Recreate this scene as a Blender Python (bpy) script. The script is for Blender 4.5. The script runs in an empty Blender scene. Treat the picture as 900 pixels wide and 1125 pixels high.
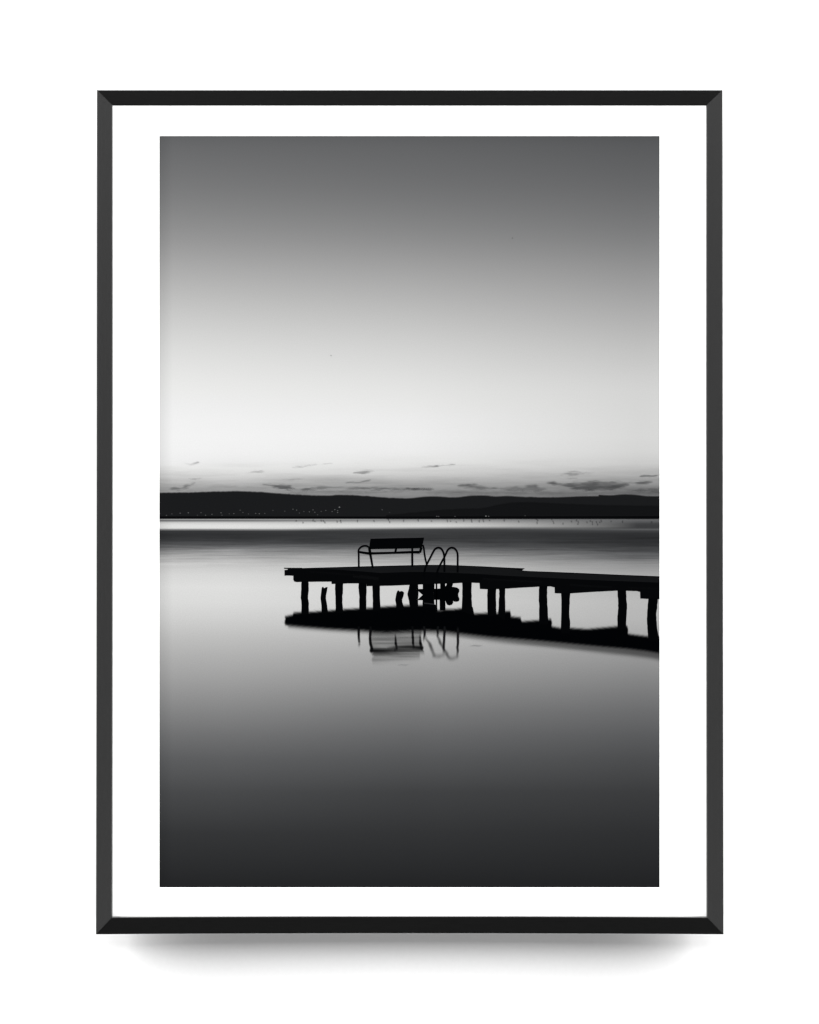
import bpy, bmesh, math, random
import numpy as np
from mathutils import Vector, geometry
random.seed(4)

# ------------------------------------------------------------------ basics
sc = bpy.context.scene
C = sc.collection
S = 0.77e-3                      # metres on the wall for one unit of the picture plan
CX, CY = 450.0, 562.5
EYE = 1.50
Y_PRINT = -0.0262                # face of the photographic print
Y_FRONT = -0.0272                # face of the frame
GAIN = 2.24                      # brightness of a white diffuse sheet on the picture under the lamps

def P(x, y, d=0.0):
    """plan units -> local metres of the framed photograph (origin on the wall behind its middle)"""
    return Vector(((x - CX) * S, d, (CY - y) * S))

def lin(v):
    c = v / 255.0
    return c / 12.92 if c <= 0.04045 else ((c + 0.055) / 1.055) ** 2.4

def ink(v):
    """albedo of printed grey v under the added lamps; dark greys of this print are slightly cool"""
    k = max(0.0, min(1.0, (150 - v) / 60.0))
    w = max(0.0, min(1.0, (v - 150) / 40.0)) * (1 if v < 236 else 0)
    r, g, b = v - 0.9 * k, v, v + 1.4 * k - 1.0 * w
    return (lin(max(r, 0)) / GAIN, lin(max(g, 0)) / GAIN, lin(max(b, 0)) / GAIN, 1)

# ------------------------------------------------------------------ materials
def newmat(name):
    m = bpy.data.materials.new(name)
    m.use_nodes = True
    nt = m.node_tree
    nt.nodes.clear()
    out = nt.nodes.new('ShaderNodeOutputMaterial')
    return m, nt, out

def N(nt, kind, **kw):
    n = nt.nodes.new(kind)
    for k, v in kw.items():
        setattr(n, k, v)
    return n

def math_node(nt, op, a, b=None, clamp=False):
    n = nt.nodes.new('ShaderNodeMath'); n.operation = op; n.use_clamp = clamp
    for i, v in enumerate((a, b)):
        if v is None: continue
        if isinstance(v, (int, float)): n.inputs[i].default_value = v
        else: nt.links.new(v, n.inputs[i])
    return n.outputs[0]

def bsdf(nt, rough=0.9, spec=0.0):
    b = nt.nodes.new('ShaderNodeBsdfPrincipled')
    b.inputs['Roughness'].default_value = rough
    b.inputs['Specular IOR Level'].default_value = spec
    return b

def plan_coords(nt):
    """x and y of the printed picture in plan units, from the object's own coordinates"""
    tc = N(nt, 'ShaderNodeTexCoord')
    sp = N(nt, 'ShaderNodeSeparateXYZ')
    nt.links.new(tc.outputs['Object'], sp.inputs[0])
    px = math_node(nt, 'ADD', math_node(nt, 'DIVIDE', sp.outputs['X'], S), CX)
    py = math_node(nt, 'SUBTRACT', CY, math_node(nt, 'DIVIDE', sp.outputs['Z'], S))
    return tc, px, py

def maprange(nt, v, a, b, c=0.0, d=1.0, smooth=False):
    n = N(nt, 'ShaderNodeMapRange')
    if smooth: n.interpolation_type = 'SMOOTHSTEP'
    n.clamp = True
    nt.links.new(v, n.inputs['Value'])
    for k, val in (('From Min', a), ('From Max', b), ('To Min', c), ('To Max', d)):
        n.inputs[k].default_value = val
    return n.outputs[0]

def interp(tab, y):
    if y <= tab[0][0]: return tab[0][1]
    for i in range(len(tab) - 1):
        (a, va), (b, vb) = tab[i], tab[i + 1]
        if y <= b:
            # monotone cubic
            def slope(j):
                if j <= 0 or j >= len(tab) - 1: 
                    j0 = max(0, min(j, len(tab) - 2)); return (tab[j0+1][1]-tab[j0][1])/(tab[j0+1][0]-tab[j0][0])
                d0 = (tab[j][1]-tab[j-1][1])/(tab[j][0]-tab[j-1][0]); d1 = (tab[j+1][1]-tab[j][1])/(tab[j+1][0]-tab[j][0])
                return 0 if d0*d1 <= 0 else 2*d0*d1/(d0+d1)
            h = b - a; t = (y - a) / h
            m0, m1 = slope(i), slope(i + 1)
            return ((2*t**3-3*t*t+1)*va + (t**3-2*t*t+t)*h*m0 + (-2*t**3+3*t*t)*vb + (t**3-t*t)*h*m1)
    return tab[-1][1]

def ramp(nt, fac, stops):
    r = N(nt, 'ShaderNodeValToRGB')
    cr = r.color_ramp
    cr.interpolation = 'LINEAR'
    els = cr.elements
    while len(els) < len(stops): els.new(0.5)
    for e, (p, c) in zip(els, stops):
        e.position = p; e.color = c
    for e, (p, c) in zip(els, stops):
        e.position = p; e.color = c
    nt.links.new(fac, r.inputs[0])
    return r.outputs[0]

def mix(nt, fac, a, b, mode='MIX'):
    m = N(nt, 'ShaderNodeMix', data_type='RGBA', blend_type=mode)
    if isinstance(fac, (int, float)): m.inputs[0].default_value = fac
    else: nt.links.new(fac, m.inputs[0])
    for s, v in ((m.inputs[6], a), (m.inputs[7], b)):
        if isinstance(v, tuple): s.default_value = v
        else: nt.links.new(v, s)
    return m.outputs[2]

def stretched_noise(nt, tc, scale, sx, sz, detail=4, rough=0.55, w=0.0):
    mp = N(nt, 'ShaderNodeMapping')
    mp.inputs['Scale'].default_value = (sx, 1, sz)
    mp.inputs['Location'].default_value = (w, w * 0.7, -w)
    nt.links.new(tc.outputs['Object'], mp.inputs[0])
    n = N(nt, 'ShaderNodeTexNoise')
    n.inputs['Scale'].default_value = scale
    n.inputs['Detail'].default_value = detail
    n.inputs['Roughness'].default_value = rough
    nt.links.new(mp.outputs[0], n.inputs[0])
    return n.outputs[0]

def grain(nt, tc, col, amount=0.035):
    """fine film grain of the print"""
    n = stretched_noise(nt, tc, 900.0, 1, 1, 2, 0.7)
    f = maprange(nt, n, 0.25, 0.75, 1 - amount, 1 + amount)
    m = N(nt, 'ShaderNodeVectorMath', operation='SCALE')
    nt.links.new(col, m.inputs[0]); nt.links.new(f, m.inputs['Scale'])
    return m.outputs[0]

def scale_col(nt, col, fac):
    m = N(nt, 'ShaderNodeVectorMath', operation='SCALE')
    nt.links.new(col, m.inputs[0])
    nt.links.new(fac, m.inputs['Scale'])
    return m.outputs[0]

# --- the wall: matt white paint with a faint roller texture
m_wall, nt, out = newmat('white_wall_paint')
b = bsdf(nt, 0.95, 0.05)
tc = N(nt, 'ShaderNodeTexCoord')
n1 = N(nt, 'ShaderNodeTexNoise'); n1.inputs['Scale'].default_value = 260; n1.inputs['Detail'].default_value = 4
nt.links.new(tc.outputs['Object'], n1.inputs[0])
cr = ramp(nt, n1.outputs[0], [(0.3, (0.84, 0.84, 0.84, 1)), (0.7, (0.86, 0.86, 0.86, 1))])
nt.links.new(cr, b.inputs['Base Color'])
bp = N(nt, 'ShaderNodeBump'); bp.inputs['Strength'].default_value = 0.04; bp.inputs['Distance'].default_value = 0.0003
nt.links.new(n1.outputs[0], bp.inputs['Height']); nt.links.new(bp.outputs[0], b.inputs['Normal'])
nt.links.new(b.outputs[0], out.inputs[0])

# --- mat board
m_mat, nt, out = newmat('white_mat_board')
b = bsdf(nt, 0.95, 0.02)
tc = N(nt, 'ShaderNodeTexCoord')
n1 = N(nt, 'ShaderNodeTexNoise'); n1.inputs['Scale'].default_value = 1500; n1.inputs['Detail'].default_value = 3
nt.links.new(tc.outputs['Object'], n1.inputs[0])
cr = ramp(nt, n1.outputs[0], [(0.3, (0.86, 0.86, 0.855, 1)), (0.7, (0.88, 0.88, 0.875, 1))])
nt.links.new(cr, b.inputs['Base Color'])
nt.links.new(b.outputs[0], out.inputs[0])

# --- black anodised metal, brushed along each rail (local X of a rail)
m_frame, nt, out = newmat('brushed_black_metal')
b = bsdf(nt, 0.22, 0.5)
tc = N(nt, 'ShaderNodeTexCoord')
mp = N(nt, 'ShaderNodeMapping'); mp.inputs['Scale'].default_value = (1.5, 60, 60)
nt.links.new(tc.outputs['Object'], mp.inputs[0])
n1 = N(nt, 'ShaderNodeTexNoise'); n1.inputs['Scale'].default_value = 45; n1.inputs['Detail'].default_value = 5
nt.links.new(mp.outputs[0], n1.inputs[0])
cr = ramp(nt, n1.outputs[0], [(0.3, (0.0032, 0.0032, 0.0032, 1)), (0.7, (0.0044, 0.0044, 0.0044, 1))])
nt.links.new(cr, b.inputs['Base Color'])
b.inputs['Anisotropic'].default_value = 1.0
vt = N(nt, 'ShaderNodeVectorTransform', vector_type='VECTOR', convert_from='OBJECT', convert_to='WORLD')
vt.inputs[0].default_value = (1, 0, 0)
nt.links.new(vt.outputs[0], b.inputs['Tangent'])
nt.links.new(b.outputs[0], out.inputs[0])
FRAME_BSDF = b

m_back, nt, out = newmat('grey_backing_board')
b = bsdf(nt, 0.9, 0.1); b.inputs['Base Color'].default_value = (0.18, 0.16, 0.14, 1)
nt.links.new(b.outputs[0], out.inputs[0])

# --- the printed picture: sky tones
SKY = {
 'L': [(149,97),(155,101),(203,119),(253,143),(303,175),(353,204),(393,223),(433,236),(483,244),(503,241),(518,228),(526,207),(533,178),(540,152),(570,140)],
 'M': [(149,92),(155,96),(203,111),(253,134),(303,165),(353,194),(393,214),(433,229),(483,239),(503,234),(515,219),(522,202),(528,180),(535,158),(541,142),(570,120)],
 'R': [(149,83),(155,87),(203,102),(253,122),(303,150),(353,177),(393,197),(433,212),(483,216),(503,209),(515,194),(522,178),(528,160),(535,140),(543,118),(570,110)]}
SKY_Y = [149,160,175,190,205,220,235,250,265,280,295,310,325,340,355,370,385,400,415,430,445,462,480,495,507,515,521,527,533,539,546,570]
WAT = {
 'L': [(569,120),(570.2,165),(571.3,120),(572.2,95),(573.4,185),(576,219),(580,224),(581.3,150),(582.3,58),(586,50),(592,52),(597,72),(601,104),(606,142),(612,172),(620,196),(632,214),(645,221),(660,218),(680,206),(700,190),(720,176),(743,161),(783,131),(833,94),(884,67),(930,49),(968,39),(975,37)],
 'M': [(569,80),(570.2,125),(572,150),(575,195),(579,212),(580,170),(581.3,75),(584,60),(590,58),(596,66),(602,92),(607,122),(613,154),(622,184),(636,202),(655,207),(680,196),(700,182),(720,166),(743,151),(783,119),(833,87),(884,60),(908,54),(940,45),(968,38),(975,36)],
 'R': [(569,70),(570.4,100),(572.5,92),(576,62),(580,60),(581.6,98),(583,60),(588,44),(594,44),(600,54),(606,76),(612,100),(620,140),(630,163),(642,173),(655,184),(668,184),(690,175),(715,155),(743,135),(783,107),(833,78),(884,56),(908,50),(940,43),(968,37),(975,35)]}
WAT_Y = [569,570.3,571.3,572.3,573.5,575,577,579,580.2,581.4,582.6,586,591,596,601,606,612,620,631,645,662,680,700,720,743,763,783,808,833,870,915,975]

def column_ramps(nt, py, tabs, ys):
    y0, y1 = ys[0], ys[-1]
    fac = maprange(nt, py, y0, y1)
    return [ramp(nt, fac, [((y - y0) / (y1 - y0), ink(interp(tabs[k], y))) for y in ys]) for k in 'LMR']

def edge_fade(nt, col, px, py):
    """the photograph itself is a little darker along its left edge"""
    f = maprange(nt, px, 174, 190, 0.72, 1.0, smooth=False)
    f = math_node(nt, 'POWER', f, 0.6)
    col = scale_col(nt, col, f)
    return col

m_sky, nt, out = newmat('printed_sky')
tc, px, py = plan_coords(nt)
l, m, r = column_ramps(nt, py, SKY, SKY_Y)
c = mix(nt, maprange(nt, px, 200, 450), l, m)
c = mix(nt, maprange(nt, px, 450, 700), c, r)
c = edge_fade(nt, c, px, py)
# faint soft cloud veils low in the sky
n = stretched_noise(nt, tc, 14.0, 1.0, 11.0, 5, 0.6, 3.1)
veil = math_node(nt, 'MULTIPLY', maprange(nt, n, 0.42, 0.72), maprange(nt, py, 500, 538))
c = scale_col(nt, c, maprange(nt, veil, 0, 1, 1.0, 0.70))
c = grain(nt, tc, c, 0.03)
b = bsdf(nt); nt.links.new(c, b.inputs['Base Color']); nt.links.new(b.outputs[0], out.inputs[0])

m_water, nt, out = newmat('printed_water')
tc, px, py = plan_coords(nt)
# ripple streaks shift the tones a little up and down near the far shore
n = stretched_noise(nt, tc, 16.0, 1.0, 22.0, 6, 0.65, 1.3)
amp = math_node(nt, 'MULTIPLY', maprange(nt, py, 583, 592), maprange(nt, py, 628, 606))
sh = math_node(nt, 'MULTIPLY', math_node(nt, 'SUBTRACT', n, 0.5), math_node(nt, 'MULTIPLY', amp, 8.0))
py2 = math_node(nt, 'ADD', py, sh)
w = stretched_noise(nt, tc, 4.0, 1.0, 0.01, 2, 0.5, 5.3)
py2 = math_node(nt, 'ADD', py2, math_node(nt, 'MULTIPLY', math_node(nt, 'SUBTRACT', w, 0.5), maprange(nt, py, 574, 579, 0, 4)))
l, m, r = column_ramps(nt, py2, WAT, WAT_Y)
c = mix(nt, maprange(nt, px, 250, 450), l, m)
c = mix(nt, maprange(nt, px, 485, 700), c, r)
c = edge_fade(nt, c, px, py)
n2 = stretched_noise(nt, tc, 13.0, 1.0, 34.0, 7, 0.75, 7.7)
c = scale_col(nt, c, maprange(nt, math_node(nt, 'MULTIPLY', math_node(nt, 'SUBTRACT', n2, 0.5), amp), -0.2, 0.2, 0.66, 1.4))
c = grain(nt, tc, c, 0.05)
b = bsdf(nt); nt.links.new(c, b.inputs['Base Color']); nt.links.new(b.outputs[0], out.inputs[0])

_inks = {}
def ink_mat(v, streak=0.0):
    key = (v, streak)
    if key in _inks: return _inks[key]
    m, nt, out = newmat('printed_grey_ink')
    tc = N(nt, 'ShaderNodeTexCoord')
    rgb = N(nt, 'ShaderNodeRGB'); rgb.outputs[0].default_value = ink(v)
    c = grain(nt, tc, rgb.outputs[0], 0.06)
    b = bsdf(nt); nt.links.new(c, b.inputs['Base Color'])
    at = N(nt, 'ShaderNodeAttribute', attribute_name='cover')
    cov = at.outputs['Fac']
    if streak:
        n = stretched_noise(nt, tc, 12.0, 1.0, 34.0, 5, 0.6, 2.2)
        thr = maprange(nt, n, 0.35, 0.65, streak, 0.0)
        cov = math_node(nt, 'SUBTRACT', cov, math_node(nt, 'MULTIPLY', thr, math_node(nt, 'SUBTRACT', 1.35, cov)), clamp=True)
    tr = N(nt, 'ShaderNodeBsdfTransparent')
    mx = N(nt, 'ShaderNodeMixShader')
    nt.links.new(cov, mx.inputs[0]); nt.links.new(tr.outputs[0], mx.inputs[1]); nt.links.new(b.outputs[0], mx.inputs[2])
    nt.links.new(mx.outputs[0], out.inputs[0])
    _inks[key] = m
    return m

# ------------------------------------------------------------------ mesh helpers
def link(name, me, mat, parent=None, loc=(0, 0, 0)):
    o = bpy.data.objects.new(name, me)
    C.objects.link(o)
    if mat: me.materials.append(mat)
    o.location = loc
    if parent: o.parent = parent
    return o

def mesh(name, verts, faces, cover=None):
    me = bpy.data.meshes.new(name)
    me.from_pydata([tuple(v) for v in verts], [], faces)
    if cover is not None:
        a = me.attributes.new('cover', 'FLOAT', 'POINT')
        for i, v in enumerate(cover): a.data[i].value = v
    me.update()
    return me

def orient(me):
    """all faces of a printed sheet look towards the viewer (-Y)"""
    bm = bmesh.new(); bm.from_mesh(me)
    for f in bm.faces:
        f.normal_update()
        if f.normal.y > 0: f.normal_flip()
    bm.to_mesh(me); bm.free()

LAYER = 0.000015
class Sheet:
    """collects inked shapes that lie on the print, all in one mesh"""
    def __init__(self, layer):
        self.v, self.f, self.c = [], [], []
        self.d = -layer * LAYER
    def poly(self, pts, soft=(0.5, 0.5), cover=1.0):
        """closed outline; soft = width of the fading rim in x and y (plan units)"""
        area = sum(pts[i][0]*pts[(i+1) % len(pts)][1] - pts[(i+1) % len(pts)][0]*pts[i][1] for i in range(len(pts)))
        if area < 0: pts = pts[::-1]
        n = len(pts)
        nrm = []
        for i in range(n):
            a, b_, c_ = Vector(pts[i-1]), Vector(pts[i]), Vector(pts[(i+1) % n])
            e1, e2 = (b_-a), (c_-b_)
            e1 = e1.normalized() if e1.length > 1e-6 else Vector((1, 0))
            e2 = e2.normalized() if e2.length > 1e-6 else e1
            n1, n2 = Vector((e1.y, -e1.x)), Vector((e2.y, -e2.x))
            s = n1 + n2
            if s.length < 1e-3: s = n1
            s.normalize()
            k = 1.0 / max(0.5, s.dot(n1))
            nrm.append(s * k)
        inner = [(pts[i][0]-nrm[i].x*soft[0]/2, pts[i][1]-nrm[i].y*soft[1]/2) for i in range(n)]
        outer = [(pts[i][0]+nrm[i].x*soft[0]/2, pts[i][1]+nrm[i].y*soft[1]/2) for i in range(n)]
        base = len(self.v)
        for x, y in inner: self.v.append(P(x, y, self.d)); self.c.append(cover)
        for x, y in outer: self.v.append(P(x, y, self.d)); self.c.append(0.0)
        tris = geometry.tessellate_polygon([[Vector((x, y, 0)) for x, y in inner]])
        for t in tris: self.f.append([base + k for k in t])
        for i in range(n):
            j = (i + 1) % n
            self.f.append([base+i, base+j, base+n+j, base+n+i])
    def stroke(self, pts, w, soft=0.5, covers=None):
        """a line of width w (number or one per point); covers fades it along its length"""
        n = len(pts)
        ws = w if isinstance(w, (list, tuple)) else [w]*n
        cs = covers if covers else [1.0]*n
        base = len(self.v)
        for i in range(n):
            a = Vector(pts[max(0, i-1)]); c_ = Vector(pts[min(n-1, i+1)])
            t = (c_-a).normalized(); nn = Vector((t.y, -t.x))
            p = Vector(pts[i])
            h = ws[i]/2 + 0.17
            for off, cv in ((-(h+soft/2), 0), (-(max(h-soft/2, 0.05)), cs[i]), (max(h-soft/2, 0.05), cs[i]), (h+soft/2, 0)):
                q = p + nn*off
                self.v.append(P(q.x, q.y, self.d)); self.c.append(cv)
        for i in range(n-1):
            for k in range(3):
                a = base+i*4+k
                self.f.append([a, a+1, a+5, a+4])
    def build(self, name, v, parent, streak=0.0):
        me = mesh(name, self.v, self.f, self.c)
        orient(me)
        return link(name, me, ink_mat(v, streak), parent)

def value_noise(X, Y, sx, sy, seed):
    """smooth 2-D value noise in -1..1, stretched to sx by sy plan units"""
    rs = np.random.RandomState(seed)
    T = rs.uniform(-1, 1, (256, 256))
    u, v = X/sx, Y/sy
    i, j = np.floor(u).astype(int), np.floor(v).astype(int)
    fu, fv = u-i, v-j
    fu, fv = fu*fu*(3-2*fu), fv*fv*(3-2*fv)
    g = lambda a, b: T[a % 256, b % 256]
    return (g(i, j)*(1-fu)+g(i+1, j)*fu)*(1-fv) + (g(i, j+1)*(1-fu)+g(i+1, j+1)*fu)*fv

def inside_poly(pts, X, Y):
    ins = np.zeros(X.shape, bool)
    n = len(pts)
    for k in range(n):
        (xa, ya), (xb, yb) = pts[k], pts[(k+1) % n]
        if ya == yb: continue
        c = (ya > Y) != (yb > Y)
        ins ^= c & (X < (xb-xa)*(Y-ya)/(yb-ya)+xa)
    return ins

def dist_line(pts, X, Y, closed=False):
    """distance to a polyline and the index-plus-fraction of the nearest place on it"""
    D = np.full(X.shape, 1e9); T = np.zeros(X.shape)
    seq = list(zip(pts, pts[1:] + ([pts[0]] if closed else [])))
    for k, ((xa, ya), (xb, yb)) in enumerate(seq):
        L = (xb-xa)**2+(yb-ya)**2 + 1e-9
        t = np.clip(((X-xa)*(xb-xa)+(Y-ya)*(yb-ya))/L, 0, 1)
        d = np.hypot(X-xa-t*(xb-xa), Y-ya-t*(yb-ya))
        m = d < D
        D = np.where(m, d, D); T = np.where(m, k+t, T)
    return D, T

class Field:
    """soft inked patch: a fine grid lying on the print whose ink cover is worked out point by point"""
    def __init__(self, layer, x0, x1, y0, y1, step=0.8, stepy=None):
        self.d = -layer*LAYER
        nx = int((x1-x0)/step)+2; ny = int((y1-y0)/(stepy or step))+2
        self.xs, self.ys = np.linspace(x0, x1, nx), np.linspace(y0, y1, ny)
        self.X, self.Y = np.meshgrid(self.xs, self.ys)
        self.cov = np.zeros(self.X.shape)
    def add(self, c): self.cov = 1-(1-self.cov)*(1-np.clip(c, 0, 1))
    def poly(self, pts, cover=1.0, sy=1.5, wob=0.0, seed=1, sx=0.35):
        acc = 0; tot = 0
        X = self.X + wob*value_noise(self.X, self.Y, 60, 4.0, seed)
        for o in np.linspace(-2, 2, 9):
            for q in (-1, 0, 1):
                w = math.exp(-o*o/2)*(1 if q else 1.4)
                acc = acc + w*inside_poly(pts, X+q*sx, self.Y+o*sy); tot += w
        self.add(cover*acc/tot)
    def stroke(self, pts, w, covers=None, sy=1.0, wob=0.0, seed=1, edge=0.5):
        n = len(pts)
        ws = np.array(w if isinstance(w, (list, tuple)) else [w]*n, float)
        cs = np.array(covers if covers else [1.0]*n, float)
        acc = 0; tot = 0
        X = self.X + wob*value_noise(self.X, self.Y, 200, 4.5, seed)
        for o in np.linspace(-2, 2, 7):
            g = math.exp(-o*o/2)
            D, T = dist_line(list(pts), X, self.Y+o*sy)
            h = np.interp(T, range(n), ws)/2+0.15
            acc = acc + g*np.clip((h+edge-D)/(2*edge), 0, 1)*np.interp(T, range(n), cs); tot += g
        self.add(acc/tot)
    def blob(self, pts, cover, soft, seed=1, ragged=0.8):
        D, _ = dist_line(list(pts), self.X, self.Y, True)
        sd = np.where(inside_poly(pts, self.X, self.Y), D, -D)
        nz = 0.6*value_noise(self.X, self.Y+0.08*self.X, 8, 1.9, seed)+0.4*value_noise(self.X, self.Y, 3.5, 1.1, seed+5)
        t = np.clip((sd+soft*0.8+ragged*nz)/(2*soft), 0, 1)
        self.add(cover*t*t*(3-2*t)*(0.92+0.3*value_noise(self.X, self.Y+0.05*self.X, 13, 2.3, seed+9)+0.12*value_noise(self.X, self.Y-0.07*self.X, 5, 1.3, seed+2)))
    def build(self, name, v, parent, streak=0.0):
        ny, nx = self.X.shape
        keep = self.cov > 0.004
        q = keep[:-1, :-1] | keep[1:, :-1] | keep[:-1, 1:] | keep[1:, 1:]
        used = np.zeros(self.X.shape, bool)
        used[:-1, :-1] |= q; used[1:, :-1] |= q; used[:-1, 1:] |= q; used[1:, 1:] |= q
        idx = -np.ones(self.X.shape, int); idx[used] = np.arange(used.sum())
        vs = [((x-CX)*S, self.d, (CY-y)*S) for x, y in zip(self.X[used], self.Y[used])]
        jj, ii = np.nonzero(q)
        fs = [[int(idx[a, b]), int(idx[a+1, b]), int(idx[a+1, b+1]), int(idx[a, b+1])] for a, b in zip(jj, ii)]
        me = mesh(name, vs, fs, [float(c) for c in self.cov[used]])
        orient(me)
        return link(name, me, ink_mat(v, streak), parent)

def smooth(pts, k=6):
    """Catmull-Rom through the points"""
    out = []
    n = len(pts)
    for i in range(n-1):
        p0, p1, p2, p3 = pts[max(0, i-1)], pts[i], pts[i+1], pts[min(n-1, i+2)]
        for s in range(k):
            t = s/k
            out.append(tuple(0.5*((2*p1[d]) + (-p0[d]+p2[d])*t + (2*p0[d]-5*p1[d]+4*p2[d]-p3[d])*t*t + (-p0[d]+3*p1[d]-3*p2[d]+p3[d])*t**3) for d in (0, 1)))
    out.append(tuple(pts[-1]))
    return out

def jag(pts, step=3.0, amp=0.35):
    """adds small irregularities to an open run of points"""
    out = []
    for a, b_ in zip(pts[:-1], pts[1:]):
        L = math.dist(a, b_); k = max(1, int(L/step))
        for i in range(k):
            t = i/k
            j = 0 if i == 0 else random.uniform(-amp, amp)
            out.append((a[0]+(b_[0]-a[0])*t, a[1]+(b_[1]-a[1])*t+j))
    out.append(pts[-1])
    return out

# ------------------------------------------------------------------ the wall
def box_mesh(name, x0, x1, y0, y1, z0, z1):
    bm = bmesh.new()
    vs = [bm.verts.new((x, y, z)) for x in (x0, x1) for y in (y0, y1) for z in (z0, z1)]
    for q in ((0,1,3,2),(4,6,7,5),(0,4,5,1),(2,3,7,6),(0,2,6,4),(1,5,7,3)):
        bm.faces.new([vs[i] for i in q])
    bmesh.ops.recalc_face_normals(bm, faces=bm.faces)
    me = bpy.data.meshes.new(name); bm.to_mesh(me); bm.free()
    return me

wall = link('wall', box_mesh('wall', -4, 4, 0.0, 0.12, 0, 3.2), m_wall)
wall['kind'] = 'structure'
wall['label'] = 'plain smooth white wall behind the framed photograph'

# ------------------------------------------------------------------ the framed photograph
fp = bpy.data.objects.new('framed_photograph', None)
C.objects.link(fp)
OUT = -0.0025                    # how far the hanging hardware holds it off the wall
fp.location = (0, OUT, EYE)
fp.empty_display_size = 0.1
fp['label'] = 'black framed photograph of a bench on a lake pier, hanging on a white wall'
fp['category'] = 'framed picture'

# outline of the frame in plan units
X0, X1, Z0, Z1 = 106.5, 794.0, 98.7, 1025.2
IX0, IX1, IZ0, IZ1 = 123.9, 776.0, 116.0, 1006.6
Y_BACK = -0.0165
def rail(name, outer_a, outer_b, inner_a, inner_b, rot, label=None):
    """one mitred rail; outer_a->outer_b runs along its local X"""
    ch = 0.0007                                # eased edges
    L = math.dist(outer_a, outer_b) * S
    a, b_ = Vector(outer_a), Vector(outer_b)
    d = (b_ - a).normalized(); nrm = Vector((inner_a[0]-a.x, inner_a[1]-a.y)); nrm = nrm - d*nrm.dot(d)
    W = nrm.length * S; nrm.normalize()
    ia = (Vector(inner_a)-a).dot(d)*S; ib = (Vector(inner_b)-a).dot(d)*S
    # profile across the rail: (t across 0..W, depth y)
    prof = [(0, Y_BACK), (0, Y_FRONT+ch), (ch*0.35, Y_FRONT+ch*0.35), (ch, Y_FRONT), (W-ch, Y_FRONT), (W-ch*0.35, Y_FRONT+ch*0.35), (W, Y_FRONT+ch), (W, Y_BACK)]
    bm = bmesh.new(); rings = []
    NS = 24
    for k in range(NS+1):
        u = k/NS
        ring = []
        for t, y in prof:
            f = t/W
            xs = ia*f; xe = L + (ib-L)*f
            # along-rail coordinate, centred
            s = xs + (xe-xs)*u
            ring.append(bm.verts.new((s - L/2, y, t)))
        rings.append(ring)
    m = len(prof)
    for k in range(NS):
        for i in range(m):
            j = (i+1) % m
            bm.faces.new([rings[k][i], rings[k][j], rings[k+1][j], rings[k+1][i]])
    bm.faces.new(rings[0]); bm.faces.new(rings[-1][::-1])
    bmesh.ops.recalc_face_normals(bm, faces=bm.faces)
    me = bpy.data.meshes.new(name); bm.to_mesh(me); bm.free()
    o = link(name, me, m_frame, fp)
    mid = (a+b_)/2
    o.location = P(mid.x, mid.y, 0)
    # local X = d (plan y is down), local Z = nrm
    from mathutils import Matrix
    ex = Vector((d.x, 0, -d.y)); ez = Vector((nrm.x, 0, -nrm.y)); ey = ez.cross(ex)
    R = Matrix((ex, ey, ez)).transposed()
    if ey.y < 0:                              # keep depth pointing the same way: mirror the run instead
        ex = -ex; ey = ez.cross(ex); R = Matrix((ex, ey, ez)).transposed()
        for v in me.vertices: v.co.x = -v.co.x
        me.flip_normals()
    o.rotation_mode = 'QUATERNION'; o.rotation_quaternion = R.to_quaternion()
    # shaped for the light: lower corners bowed forward to curve the shadow below
    M = Matrix.Translation(o.location) @ R.to_4x4()
    Mi = M.inverted()
    for v in me.vertices:
        q = M @ v.co
        q.y -= BOW * (q.x/0.265)**2 * max(0.0, (0.36 - q.z)/0.72)**2
        v.co = Mi @ q
    me.update()
    if label: o['label'] = label
    return o
BOW = 0.008
rail('frame_rail', (X0, Z0), (X1, Z0), (IX0, IZ0), (IX1, IZ0), 0, 'black top rail of the frame')
rail('frame_rail', (X0, Z1), (X1, Z1), (IX0, IZ1), (IX1, IZ1), 0, 'black bottom rail of the frame')
rail('frame_rail', (X0, Z0), (X0, Z1), (IX0, IZ0), (IX0, IZ1), 0, 'dark grey left rail of the frame')
rail('frame_rail', (X1, Z0), (X1, Z1), (IX1, IZ0), (IX1, IZ1), 0, 'dark grey right rail of the frame')

# backing board behind the mat
a, b_ = P(IX0+0.3, IZ1-0.3), P(IX1-0.3, IZ0+0.3)
link('backing_board', box_mesh('backing_board', a.x, b_.x, -0.0215, -0.0175, a.z, b_.z), m_back, fp)
link('hanging_cleat', box_mesh('hanging_cleat', -0.09, 0.09, -0.0173, -OUT - 0.0002, 0.24, 0.27), m_back, fp)

# mat board: a sheet with a window for the print
PX0, PX1, PY0, PY1 = 175.2, 724.8, 149.5, 974.8
def mat_mesh():
    bm = bmesh.new()
    yf, yb = Y_PRINT - 0.0003, -0.0218
    def ring(x0, x1, y0, y1, d): return [bm.verts.new(P(x, y, d)) for x, y in ((x0, y0), (x1, y0), (x1, y1), (x0, y1))]
    of, ib, inf, ob = ring(IX0+.1, IX1-.1, IZ0+.1, IZ1-.1, yf), None, None, None
    inf = ring(PX0, PX1, PY0, PY1, yf)
    ob = ring(IX0+.1, IX1-.1, IZ0+.1, IZ1-.1, yb); ib = ring(PX0, PX1, PY0, PY1, yb)
    for i in range(4):
        j = (i+1) % 4
        bm.faces.new([of[i], of[j], inf[j], inf[i]]); bm.faces.new([ob[i], ob[j], ib[j], ib[i]])
        bm.faces.new([of[i], of[j], ob[j], ob[i]]); bm.faces.new([inf[i], inf[j], ib[j], ib[i]])
    bmesh.ops.recalc_face_normals(bm, faces=bm.faces)
    me = bpy.data.meshes.new('mat_board'); bm.to_mesh(me); bm.free(); return me
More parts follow.
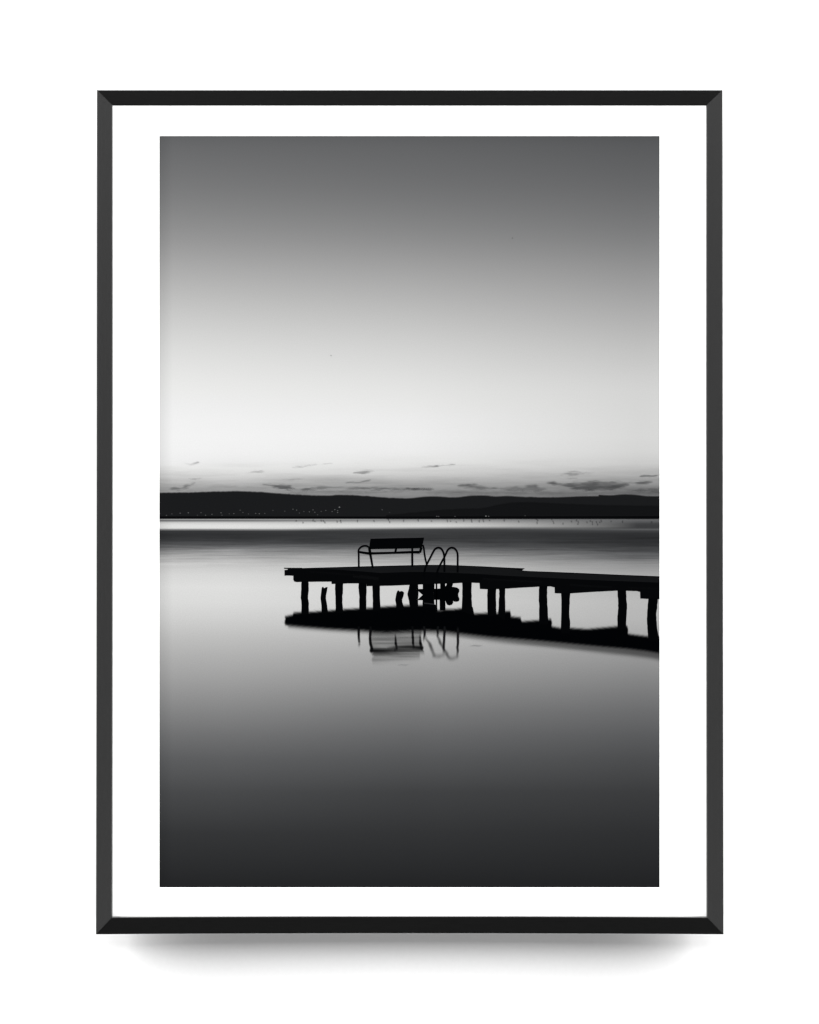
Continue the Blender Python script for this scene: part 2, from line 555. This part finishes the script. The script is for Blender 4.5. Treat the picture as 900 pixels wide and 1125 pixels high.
link('mat_board', mat_mesh(), m_mat, fp)

# ------------------------------------------------------------------ the print and what is printed on it
def sheet(name, x0, x1, y0, y1, d, mat, parent, th=0.0003):
    a, b_ = P(x0, y1), P(x1, y0)
    return link(name, box_mesh(name, a.x, b_.x, d, d+th, a.z, b_.z), mat, parent)
pr = sheet('photo_print', PX0-2, PX1+2, PY0-2, PY1+2, 0.0, m_sky, fp)
pr.location = (0, Y_PRINT, 0)
pr['label'] = 'black and white photographic print of a calm lake at dusk'

def sub(o, label=None):
    if label: o['label'] = label
    return o

# calm water: its own inked sheet, just proud of the paper
me = mesh('water', [P(PX0-1, 569.0, -LAYER), P(PX1+1, 569.0, -LAYER), P(PX1+1, PY1+1, -LAYER), P(PX0-1, PY1+1, -LAYER)], [[0, 1, 2, 3]])
orient(me)
sub(link('water', me, m_water, pr), 'smooth printed water fading from pale to almost black')

# clouds low over the hills
clouds = [
 ([(185,537),(190,536),(198,535.5),(204,532.8),(208,532.6),(214,530.3),(211,533),(206,535.6),(203,537.2),(193,538.2)], 92, .85, 1.2),
 ([(188,544),(235,533.8),(262,534.2),(300,536.4),(262,537),(230,536.8)], 150, .35, 2.5),
 ([(289,531.8),(297,532.6),(306,532.2),(318,533.2),(321,535.4),(325,537),(316,537.8),(308,537),(300,535.2)], 88, .9, 1.2),
 ([(316,538.5),(335,536.3),(357,534.6),(390,535.2),(430,536),(455,536.6),(476,537.6),(455,538.4),(420,538),(390,537),(357,536.6),(335,538.4)], 95, .85, 1.4),
 ([(320,541),(360,538.8),(410,540),(450,539.6),(410,542),(360,541.4)], 110, .5, 2.0),
 ([(389,518.9),(396,518.3),(402,517.6),(411,517.7),(405,519.2),(398,520)], 110, .8, 1.0),
 ([(380,530.6),(388,529.2),(397,529),(407,527.4),(399,529.9),(388,530.8)], 120, .75, 0.9),
 ([(271,519.5),(280,518),(290,517.8),(283,519.6)], 170, .6, 1.2),
 ([(203,509.6),(211,509.2),(218,508.2),(213,509.8),(207,510.2)], 125, .7, 0.9),
 ([(322,513.5),(331,512.3),(340,511.5),(331,513.6)], 200, .6, 1.0),
 ([(340,511),(352,509.6),(366,508.8),(352,510.6)], 205, .6, 1.0),
 ([(208,526),(214,525.3),(222,525.4),(214,527)], 185, .6, 1.2),
 ([(311,527),(320,525.8),(334,524.6),(322,527.4)], 185, .6, 1.2),
 ([(464,513),(475,511.8),(486,511),(500,509.9),(490,511.6),(476,512.8)], 130, .75, 0.9),
 ([(447,536.5),(460,535.8),(474,537),(466,538.4),(452,538)], 95, .7, 1.4),
 ([(470,541.5),(500,539),(540,540.5),(600,540),(660,541),(724,539.5),(724,542.6),(600,543),(520,543)], 95, .5, 3.0),
 ([(504,533),(512,531.4),(522,532),(530,533.2),(538,535.2),(547,536.6),(536,537.6),(522,537.8),(512,536.2)], 82, .8, 1.6),
 ([(550,537.5),(562,535.2),(574,535),(580,532.6),(588,532),(592,534.6),(600,537.4),(590,539.4),(572,539),(560,540)], 88, .7, 1.8),
 ([(600,531),(606,529),(612,530.2),(622,531),(634,529.6),(648,529.2),(654,528.2),(664,529.2),(675,529.4),(686,530),(692,532),(686,535),(676,537.6),(660,538.8),(640,538.6),(628,537),(618,533.6),(608,532.6)], 78, .92, 1.5),
 ([(688,531),(697,529.6),(704,528.6),(712,529.2),(717,530.2),(710,531.6),(698,531.8)], 78, .85, 1.1),
 ([(617,521),(624,518.8),(634,518),(643,518.6),(653,519),(644,520.6),(636,521.6),(630,523.2),(623,522)], 128, .65, 1.5),
 ([(623,525),(630,524.6),(634,525.6),(627,526)], 140, .5, 1.2),
 ([(704,522.8),(711,521.8),(715,523),(722,522.6),(716,524),(708,523.6)], 95, .8, 1.0),
 ([(690,538.5),(705,536.8),(716,535.6),(724,536),(724,540),(700,540.4)], 88, .6, 1.8),
]
for i, (pts, v, cov, soft) in enumerate(clouds):
    q = smooth(pts + [pts[0]], 3)[:-1]
    xs = [p[0] for p in q]; ys = [p[1] for p in q]; m = 2.5*soft
    f = Field(2, max(min(xs)-m*2, PX0), min(max(xs)+m*2, PX1), min(ys)-m, max(ys)+m, 0.9, 0.45)
    f.blob(q, cov*(0.6 if soft < 1.5 else 0.62), soft*1.05+0.5, 20+i*3, 1.6)
    f.build('cloud', v, pr)

# far hills
ridge = smooth([(174,541.6),(200,541.3),(225,540.6),(258,539.8),(285,540.6),(310,542.6),(340,544.2),(362,544.6),(372,543.8),(395,544.6),(425,546.8),(448,547.6),(465,546),(478,545.6),(500,546.6),(517,544.8),(532,544.6),(545,545.6),(558,545.1),(575,546),(605,546.6),(625,546),(640,545.4),(657,545.2),(659,544),(672,544.4),(684,543.4),(698,543.8),(710,545.2),(726,545.4)], 5)
s = Sheet(3); s.poly(jag(ridge, 2.0, 0.28) + [(726,569.6),(174,569.6)], (1.6, 1.8))
sub(s.build('far_hill', 28, pr), 'long dark grey ridge across the lake')
near = smooth([(425,566.5),(490,560.5),(528,559),(548,555),(566,552.6),(590,552.6),(618,554),(660,555.4),(700,556),(726,556.5)], 5)
s = Sheet(4); s.poly(jag(near, 2.5, 0.3) + [(726,569.6),(425,569.6)], (2.4, 2.8), 0.85)
sub(s.build('near_hill', 22, pr), 'darker low hill in front of the ridge at right')
s = Sheet(5); s.poly([(174,567.4),(450,567.6),(726,567.2),(726,569.5),(174,569.6)], (0.8, 0.8), 0.95)
sub(s.build('shoreline', 9, pr), 'thin black shoreline at the foot of the hills')

# lights of a village on the far shore
lights = [(183,566.2,.5),(189,564.6,.35),(198,563.8,.6),(207,563.4,.8),(217,566,.3),(221,563.2,.45),(226,566,.55),(233,565,.6),(243,563.4,.7),(244,566,.4),(252,564.5,.3),(257,564.2,.55),
 (264,560.5,.4),(267,563,.35),(273,564.6,.35),(281,564,.55),(285,564.4,.75),(291,564,.4),(300,560.8,.3),(313,561.6,.35),(322,559.4,.6),(326,560.4,.6),(329,563.6,.4),(334,562,.35),(340,562.3,.6),(344,560.2,.55),(346,562.8,.55),(349,565.5,.3),(353,561.8,.4),(358,560.8,.5),(365,562,.55),(368,559.9,.7),(371,563,.65),(373,557.2,1.0),(371,561,.6),(420,560,.5),(428,563,.25),(480,567.2,.7),(482,567.4,.5),(500,567.3,.45),(534,567,.9),(537,567.2,.7),(577,566.6,.3)]
for x, y, k in lights:
    s = Sheet(6); r = 0.55 if k < .9 else 0.8
    s.poly([(x-r*1.3, y), (x, y-r), (x+r*1.3, y), (x, y+r)], (0.6, 0.6), k*0.34)
    s.build('shore_light', 185, pr)
# mooring stakes far out on the bright strip of water
stakes = [(325.5,572.2),(333,574.2),(344,571.8),(346,572.8),(353,572),(355.5,572.4),(357,574),(370.5,573.2),(374.3,571.8),(374.6,573.4),(392.8,572.4),(411,572.4),(427,571.2),(428.2,573.6),(443.5,572.2),
 (459.6,571.8),(474.2,572.6),(491.6,572.4),(495,572.6),(501.4,573.6),(509.6,572),(518,571.4),(518.4,573),(526.6,572.6),(531,571.4),(531.4,573),(538,571.8),(554,571.8),(570,573),(589.4,570.4),(590.8,571.8),(590.2,574.4),(606.2,570.4),(607.6,572.6),(608.4,574.6),(618.6,575.4),(628,573),(633.4,571.8),(635.4,573.6),(635,576),(645,573.8),(648.6,572.4),(650.8,573.6),(651,576),(655.4,573.6),(656.6,576.2),(660.6,572.4),(659,573.8),(671.4,572.8),(684,573.2),(716,573.8)]
for x, y in stakes:
    s = Sheet(6); h = random.uniform(0.9, 1.7); dx = random.uniform(-.4, .4)
    s.stroke([(x-dx, y-h), (x, y), (x+dx*0.6, y+h)], 0.9, 0.8, [.22, .4, .16])
    s.build('mooring_stake', 35, pr)

# reflections on the water
refl_top = [(313,677.5),(322,675.6),(322.6,673.2),(332,672.8),(345,672.2),(352,671.6),(366,670.6),(380,669.4),(396,668.6),(410,668.2),(420,666.8),(436,665.8),(452,665.2),(462,665),(466,665),(478,665.6),(479.6,670.6),(485,670.6),(488,669.6),(498,669.6),(508,668.4),(519,669),(520.5,674.4),(536,673.6),(548,673.8),(555,671.8),(560.2,671.4),(561,677.6),(572,678.6),(573.2,683),(592,681.6),(602,680.4),(605.6,680.2),(606.4,688.4),(616,690.2),(627,690.2),(645,691.4),(660,690),(678,688.4),(689.4,687.8),(690.4,696.6),(700,698),(712,699.4),(722,700.4),(726,700.6)]
refl_bot = [(313,686.2),(330,687.8),(360,690.2),(385,691.6),(400,692.2),(412,693.6),(425,694.2),(450,692.8),(470,692.2),(486,693),(500,694.8),(540,699.4),(580,702.6),(600,704.4),(630,707.2),(660,710),(690,712.6),(712,715.2),(726,717.6)]
f = Field(7, 308, PX1, 660, 728, 0.9, 0.6)
f.poly(refl_top + refl_bot[::-1], 1.0, 1.35, 0.6, 3)
lo = [(x, y + 2.8 + max(0, (x-430))*0.018) for x, y in refl_bot]
f.poly([(x+2, y-2) for x, y in refl_bot] + lo[::-1], 0.5, 1.9, 4.0, 5)
f.add(f.cov*0)
sub(f.build('pier_reflection', 3, pr), 'black mirror image of the pier in the water')
f = Field(8, 384, 472, 688, 735, 0.6, 0.45)
f.stroke([(394.2,688),(394.2,700),(394.6,705),(395,711)], [2.0,2.0,1.8,1.4], [1, .95, .7, 0], 1.2, .3, 2)
f.stroke([(407.2,688),(406.8,700),(407.4,708),(408.6,714),(409,719)], [2.0,2.4,2.6,2.8,2], [1, .95, .95, .9, 0], 1.0, .3, 3)
f.stroke([(434.6,696),(434.8,702),(435.2,708),(435.8,713)], [1.2,1.5,2.3,2], [.2, .7, .9, .6], 1.0, .3, 4)
f.stroke([(453.2,688),(453.6,700),(454,706),(454.4,711)], [2.0,2.1,2.0,1.8], [1, .9, .85, .5], 1.0, .3, 5)
f.stroke([(461.4,697),(461.6,703),(462.4,708),(463.6,713)], [1.4,2.1,2.6,2.4], [.2, .65, .9, .5], 1.0, .3, 6)
f.stroke([(407.5,714.6),(420,714.6),(434,714)], [2.4,1.8,1.4], [1, .9, .7], .9, 0, 7)
f.stroke([(434,714),(450,713.6),(464,713)], [1.4,1.4,1.4], [.7, .55, .5], .9, 0, 7)
f.stroke([(426,711.6),(436,710.8),(450,710.6),(464,711.4)], [1.2,2.0,2.2,2.6], [.3, .85, .9, .9], .9, 0, 8)
f.poly([(408,692),(463,691),(464,711),(436,711),(408,714)], 0.34, 1.6, 1.0, 9)
f.poly([(408,712),(464,710),(465,717),(409,720)], 0.5, 2.0, 2.0, 10)
f.poly([(409,718),(463,716),(462,722),(411,727)], 0.30, 2.8, 2.5, 11)
# ripples break the mirror image into streaks
f.cov *= 1 + 0.42*value_noise(f.X, f.Y, 30, 1.5, 31)*np.clip(1.25-f.cov, 0, 1)
f.cov = np.clip(f.cov, 0, 1)
sub(f.build('bench_reflection', 12, pr), 'rippled reflection of the bench')
f = Field(8, 460, 512, 688, 735, 0.6, 0.45)
f.stroke([(466.4,688),(466.6,697),(465.6,704)], [2.1,2.0,1.5], [1, .95, .2], 1.2, .4, 12)
f.stroke([(481,688),(481,695),(480.6,701)], [2.0,1.8,1.2], [1, .85, .1], 1.2, .4, 13)
f.stroke([(488.4,689),(488.2,703),(487.6,712),(487.2,718)], [2.1,2.1,2.3,2.4], [1, .95, .85, .1], 1.2, .4, 14)
f.stroke([(503.2,691),(503.2,705),(502.8,714),(502.2,722)], [2.1,2.1,2.0,1.9], [1, .95, .8, .1], 1.2, .4, 15)
f.stroke([(467.5,700),(472.5,709),(477.4,720)], [1.6,2.6,2.8], [.3, .62, .25], 1.0, .8, 16, .9)
f.stroke([(480.8,698),(484,706),(487,712)], [1.6,2.4,2.4], [.45, .62, .3], 1.0, .8, 17, .9)
f.stroke([(488.4,714),(491.5,719),(494.5,724)], [1.8,2.6,2.6], [.45, .5, .1], 1.0, .8, 18, .9)
f.stroke([(476,720.4),(482,721),(488,719.6)], 2.4, [.28, .38, .25], 1.6, .8, 19, .8)
f.stroke([(492,722.4),(498,723.4),(503,721.4)], 2.6, [.2, .36, .25], 1.6, .8, 20, .8)
sub(f.build('ladder_reflection', 20, pr), 'wavering reflection of the swim ladder')
# small ripples
for x, y, w, k in ((443,730.5,7,.14),(523,709.4,8,.22)):
    s = Sheet(6); s.stroke([(x-w, y+.3), (x-w*.3, y-.3), (x+w*.4, y+.3), (x+w, y-.2)], 1.0, 1.2, [0, k, k, 0]); s.build('ripple', 80, pr)

# pilings
pilings = [
 ([(331.3,637),(331.2,647),(330.6,655),(331.3,662),(331.4,675)], [(338.9,637),(339.1,647),(338.4,656),(339.2,663),(339.1,675)]),
 ([(368.5,639),(368.4,650),(369.0,660),(368.7,674)], [(376.8,639),(376.8,650),(376.1,658),(377.1,674)]),
 ([(394.7,638),(394.1,648),(394.9,656),(394.8,672)], [(402.4,638),(402.6,650),(402.3,672)]),
 ([(409.0,641),(409.6,655),(409.8,672)], [(417.2,641),(417.5,655),(418.1,672)]),
 ([(450.6,640),(449.2,647),(448.0,653),(449.0,658),(450.2,664),(450.6,670)], [(459.2,640),(459.7,646),(459.5,655),(459.3,665),(458.6,670)]),
 ([(507.9,638),(508.1,655),(507.6,672)], [(518.4,638),(518.1,655),(518.5,665),(519.7,669),(520.6,676)]),
 ([(536.0,645),(535.5,658),(536.2,677)], [(545.1,645),(544.9,660),(545.5,676)]),
 ([(548.2,645),(548.7,652),(548.0,665),(547.4,677)], [(555.1,644),(554.9,660),(555.2,682)]),
 ([(592.6,642),(592.0,655),(592.5,666),(592.3,686)], [(601.6,641),(601.1,655),(601.6,668),(602.6,686)]),
 ([(616.2,649),(616.9,665),(616.2,696)], [(626.6,649),(625.9,662),(625.5,672),(626.3,685),(626.0,696)]),
 ([(678.3,646),(679.1,658),(679.4,668),(678.5,680),(678.5,692)], [(687.8,646),(688.3,658),(688.8,668),(688.0,680),(688.1,692)]),
 ([(712.5,655),(711.6,668),(710.9,680),(711.6,690),(712.4,704)], [(723.1,655),(721.9,668),(721.0,678),(722.1,690),(724.6,704)]),
]
def wob(pts):
    q = smooth(pts, 4)
    return [(x + (random.uniform(-.22, .22) if 0 < i < len(q)-1 else 0), y) for i, (x, y) in enumerate(q)]
for l, r in pilings:
    s = Sheet(9); s.poly(wob(l) + wob(r)[::-1], (0.6, 0.6))
    s.build('piling', 5, pr)
for pts in ([(353.6,646.2),(354.2,644.9),(355.2,644.7),(356,646.1),(357.2,645.9),(358,645.1),(359.9,645.0),(359.3,649),(358.3,653.5),(358.1,657.5),(359.3,664),(360.4,674),(353.5,674),(353.3,665),(352.3,657),(353,651)],
            [(436.4,649.8),(437.4,648.6),(438.6,649),(439.2,650),(441,649.2),(442.8,649.8),(444,651.2),(443.2,655),(441.9,658.5),(441.9,661),(443.3,665.5),(444.2,670),(435.6,670),(435.4,664),(434.4,659),(435.4,653)]):
    s = Sheet(9); s.poly(pts, (0.6, 0.6)); sub(s.build('piling_stump', 5, pr), 'short broken piling under the pier')

# cross brace and rounded bumper under the ladder
s = Sheet(9)
s.poly([(458,647.3),(466,646.9),(466,654.2),(464.2,653.2),(459.2,648.9),(458,648.9)], (0.6, 0.6)); s.poly([(458,658.6),(459.2,658.6),(464.2,653.9),(466,653.6),(466,659.2),(458,659.2)], (0.6, 0.6))
s.build('cross_brace', 4, pr)
s = Sheet(10)
s.poly([(464.7,638),(477.4,638),(477.0,659),(477.4,664),(479,664.5),(479.2,668),(464.4,668)], (0.6, 0.6))
sub(s.build('ladder_board', 4, pr), 'dark boarding behind the swim ladder')
s = Sheet(10)
s.poly([(476.6,646.8),(483.8,646.6),(483.8,638),(489.0,638),(489.2,644.2),(490.4,643.2),(491.3,640.6),(491.3,638),(498.0,638),(497.6,642),(496.6,644.6),(499.6,645.0),(502.4,645.6),(504.6,647.4),(504.7,649.6),(503.4,652.4),(503.6,654.8),(504.8,658),(504.4,660),(502.2,660.9),(499.4,660.8),(497.8,660.0),(497.9,662),(496.6,664.2),(493.8,665.0),(491.4,664.2),(490.2,661.8),(489.3,659.6),(489.4,670.5),(483.4,670.5),(483.2,658.8),(476.8,658.8)], (0.6, 0.6))
sub(s.build('mooring_bumper', 3, pr), 'lumpy black bumper hanging under the pier')
s = Sheet(10)
s.stroke([(479.6,638),(479.7,646),(479.6,665),(479.9,672)], 1.2, 0.5)
s.build('ladder_rail', 4, pr)

# pier deck: side beams and top
s = Sheet(11)
body = [(312.7,626.3),(315.9,625.9),(316.6,624.5),(330,624.2),(400,622.2),(440,621.2),(468,620.6),(490,620.6),(510,621.4),(530,622.2),(555,623.5),(576.6,624.4),(573.5,626.4),(575.5,627.2),(602,628.1),(640,629.6),(680,631.4),(726,633.2),
 (726,658.2),(717,658.0),(703.6,657.4),(703.4,650.2),(700,649.2),(688,648.9),(678,648.7),(650,650.2),(627,651.7),(612,651.7),(609.6,651.4),(609.5,645.2),(605,644),(592,644.4),(570,645.6),(552,646.8),(535,647.2),(527.4,646.8),(527.0,640.4),(518,639.9),(506,640.2),(497,640.8),(478,641.3),(466,641.8),(450,642.4),(432,643.2),(403,643.8),(402.5,640.8),(385,640.7),(372,641.2),(364.6,641.4),(364.2,638.8),(350,638.9),(331,639.2),(325.6,639.3),(323.4,638.6),(322.4,636.8),(322.4,632.4),(318,632.1),(312.8,632.2)]
s.stroke([(312.2,624.2),(322,624.3),(332,624.3)], 0.7, 0.5)
s.poly(body, (0.5, 0.5))
sub(s.build('pier_deck', 7, pr), 'long black wooden pier deck running in from the right')
s = Sheet(12)
s.poly([(345,624.6),(400,622.9),(440,621.9),(468,621.3),(490,621.3),(530,622.9),(560,624.6),(573,626.6),(602,628.8),(640,630.3),(680,632.1),(726,634),(726,640.3),(680,638.4),(640,636.8),(600,634.8),(560,632.8),(530,631),(500,629.6),(470,628.4),(450,628.4),(418,629.6),(400,628),(375,626.2)], (0.8, 0.8), 0.9)
sub(s.build('deck_planks', 25, pr, 0.3), 'slightly lighter top planks of the pier')
s = Sheet(13)
s = None
for a, b_, w, c_ in (((388,632.6),(416,635.8),3.2,.5),((530,636),(596,639.6),1.5,.35),((626,642.5),(672,645.4),1.6,.35),((690,645.6),(724,647),1.4,.3),((340,628),(395,632),1.4,.3)):
    s = Sheet(13); s.stroke([a, b_], w, 1.0, [c_, c_]); s.build('deck_beam', 19, pr)

# the bench
s = Sheet(14)
s.poly([(407.3,591.9),(436,591.2),(459,590.9),(465.9,590.6),(464.9,596),(463.3,601.8),(452,602.2),(436,602.6),(420,602.9),(405.6,603.2),(406.4,597)], (0.5, 0.5))
sub(s.build('bench_backrest', 5, pr), 'solid black backrest panel of the bench')
s = Sheet(14)
s.stroke([(394,606.2),(400,607.2),(405,607.9),(412,607.8),(430,607.3),(452,606.5),(461.2,606.6)], [1.8,2.1,2.3,2.0,1.9,2.1,2.7], 0.5)
sub(s.build('bench_seat', 5, pr), 'thin black bench seat')
s = Sheet(14); s.stroke(smooth([(394.3,623.6),(394.2,610),(394.0,605),(395.2,602.4),(397.6,600.4),(400.6,599.6),(403.6,600.0),(406.2,601.8)], 4), 1.5, 0.5)
s.build('bench_leg', 5, pr)
s = Sheet(14); s.stroke([(405.9,602),(406.6,607),(407.6,612),(408.6,618),(409.8,624.2)], [2.4,2.4,2.0,1.8,1.5], 0.5)
s.build('bench_leg', 5, pr)
s = Sheet(14); s.stroke([(453.0,602),(453.0,612),(453.1,622.6)], [1.6,1.9,1.8], 0.5); s.build('bench_leg', 5, pr)
s = Sheet(14); s.stroke([(463.2,599.6),(464.8,599.2),(465.7,602),(466.4,608),(467.4,614),(469.0,620.6)], [1.6,1.8,1.5,1.4,1.4,1.3], 0.5); s.build('bench_leg', 5, pr)
s = Sheet(14); s.stroke([(463.0,601.4),(462.2,604.4),(461.4,607)], [2.2,2.2,2.0], 0.5); s.stroke([(435.4,602.4),(434.3,607)], 1.8, 0.5); s.build('bench_bracket', 5, pr)

# swim ladder: two hooped rails and a rung
s = Sheet(14); s.stroke(smooth([(466.2,634),(466.6,627),(468.8,620.4),(472.6,613),(477,604.6),(479.4,602.3),(482,601.6),(484.8,602.8),(487.2,606.8),(488.2,612),(488.3,620),(488.4,628.4)], 5), 1.65, 0.5); s.build('ladder_rail', 6, pr)
s = Sheet(14); s.stroke(smooth([(480.3,634),(480.5,628.5),(481.8,624.6),(485,618),(488.4,611.8),(491.4,605.2),(493.8,602.5),(496.6,601.6),(499.6,602.6),(502,605.8),(502.9,610),(502.9,620),(502.8,629)], 5), 1.65, 0.5); s.build('ladder_rail', 6, pr)
s = Sheet(14); s.stroke([(466,662.7),(471,663.1),(477,663.9)], 0.9, 0.6, [.7, .9, .7]); s.build('ladder_rung', 45, pr)
# dust specks in the sky of the print
for x, y in ((563,261.6),(363.8,390.6)):
    s = Sheet(3); s.poly([(x-.9,y),(x,y-.9),(x+.9,y),(x,y+.9)], (.8,.8), .35); s.build('speck', 70, pr)

# ------------------------------------------------------------------ light
def area(name, loc, target, sx, sy, radiance):
    d = bpy.data.lights.new(name, 'AREA'); d.shape = 'RECTANGLE'; d.size = sx; d.size_y = sy
    d.energy = radiance * math.pi * sx * sy
    o = bpy.data.objects.new(name, d); C.objects.link(o); o.location = loc
    o.rotation_euler = (Vector(target) - Vector(loc)).to_track_quat('-Z', 'Y').to_euler()
    return o
area('overhead_strip', (0, -4.0, EYE + 11.0), (0, 0, EYE), 30.0, 3.0, 17.0)  # unseen lamp added high above; throws the soft shadow below the frame
for sx in (-1, 1):
    area('side_fill', (sx*14.0, -5.0, EYE + 6.2), (sx*14.0, 0, EYE + 6.2), 19.0, 7.6, 13.0)  # added panels without a visible source; they fade the ends of the frame's shadow
area('lower_fill', (0, -6.0, EYE - 2.7), (0, 0, EYE), 7.0, 1.2, 5.8)  # added fill from below; lifts the shadow and brightens the upright rails
area('upper_fill', (0, -6.0, EYE + 2.35), (0, 0, EYE), 7.0, 1.1, 5.0)  # added counterpart above; evens the sheen along the upright rails
w = bpy.data.worlds.new('World'); sc.world = w; w.use_nodes = True
bg = w.node_tree.nodes['Background']; bg.inputs[0].default_value = (1, 1, 1, 1); bg.inputs[1].default_value = 0.06

# ------------------------------------------------------------------ camera
cam = bpy.data.cameras.new('camera'); co = bpy.data.objects.new('camera', cam); C.objects.link(co)
DIST = 3.0
co.location = (0, Y_PRINT + OUT - DIST, EYE)
co.rotation_euler = (math.radians(90), 0, 0)
cam.sensor_fit = 'VERTICAL'; cam.sensor_height = 36
cam.lens = 36 * DIST / (1125 * S)
cam.clip_end = 100
sc.camera = co
sc.view_settings.view_transform = 'Standard'; sc.view_settings.look = 'None'
sc.view_settings.exposure = 0; sc.view_settings.gamma = 1
sc.render.engine = 'CYCLES'
sc.render.filter_size = 1.2 if hasattr(sc.render, 'filter_size') else 1.5
try: sc.cycles.pixel_filter_type = 'BLACKMAN_HARRIS'; sc.cycles.filter_width = 1.3
except Exception: pass
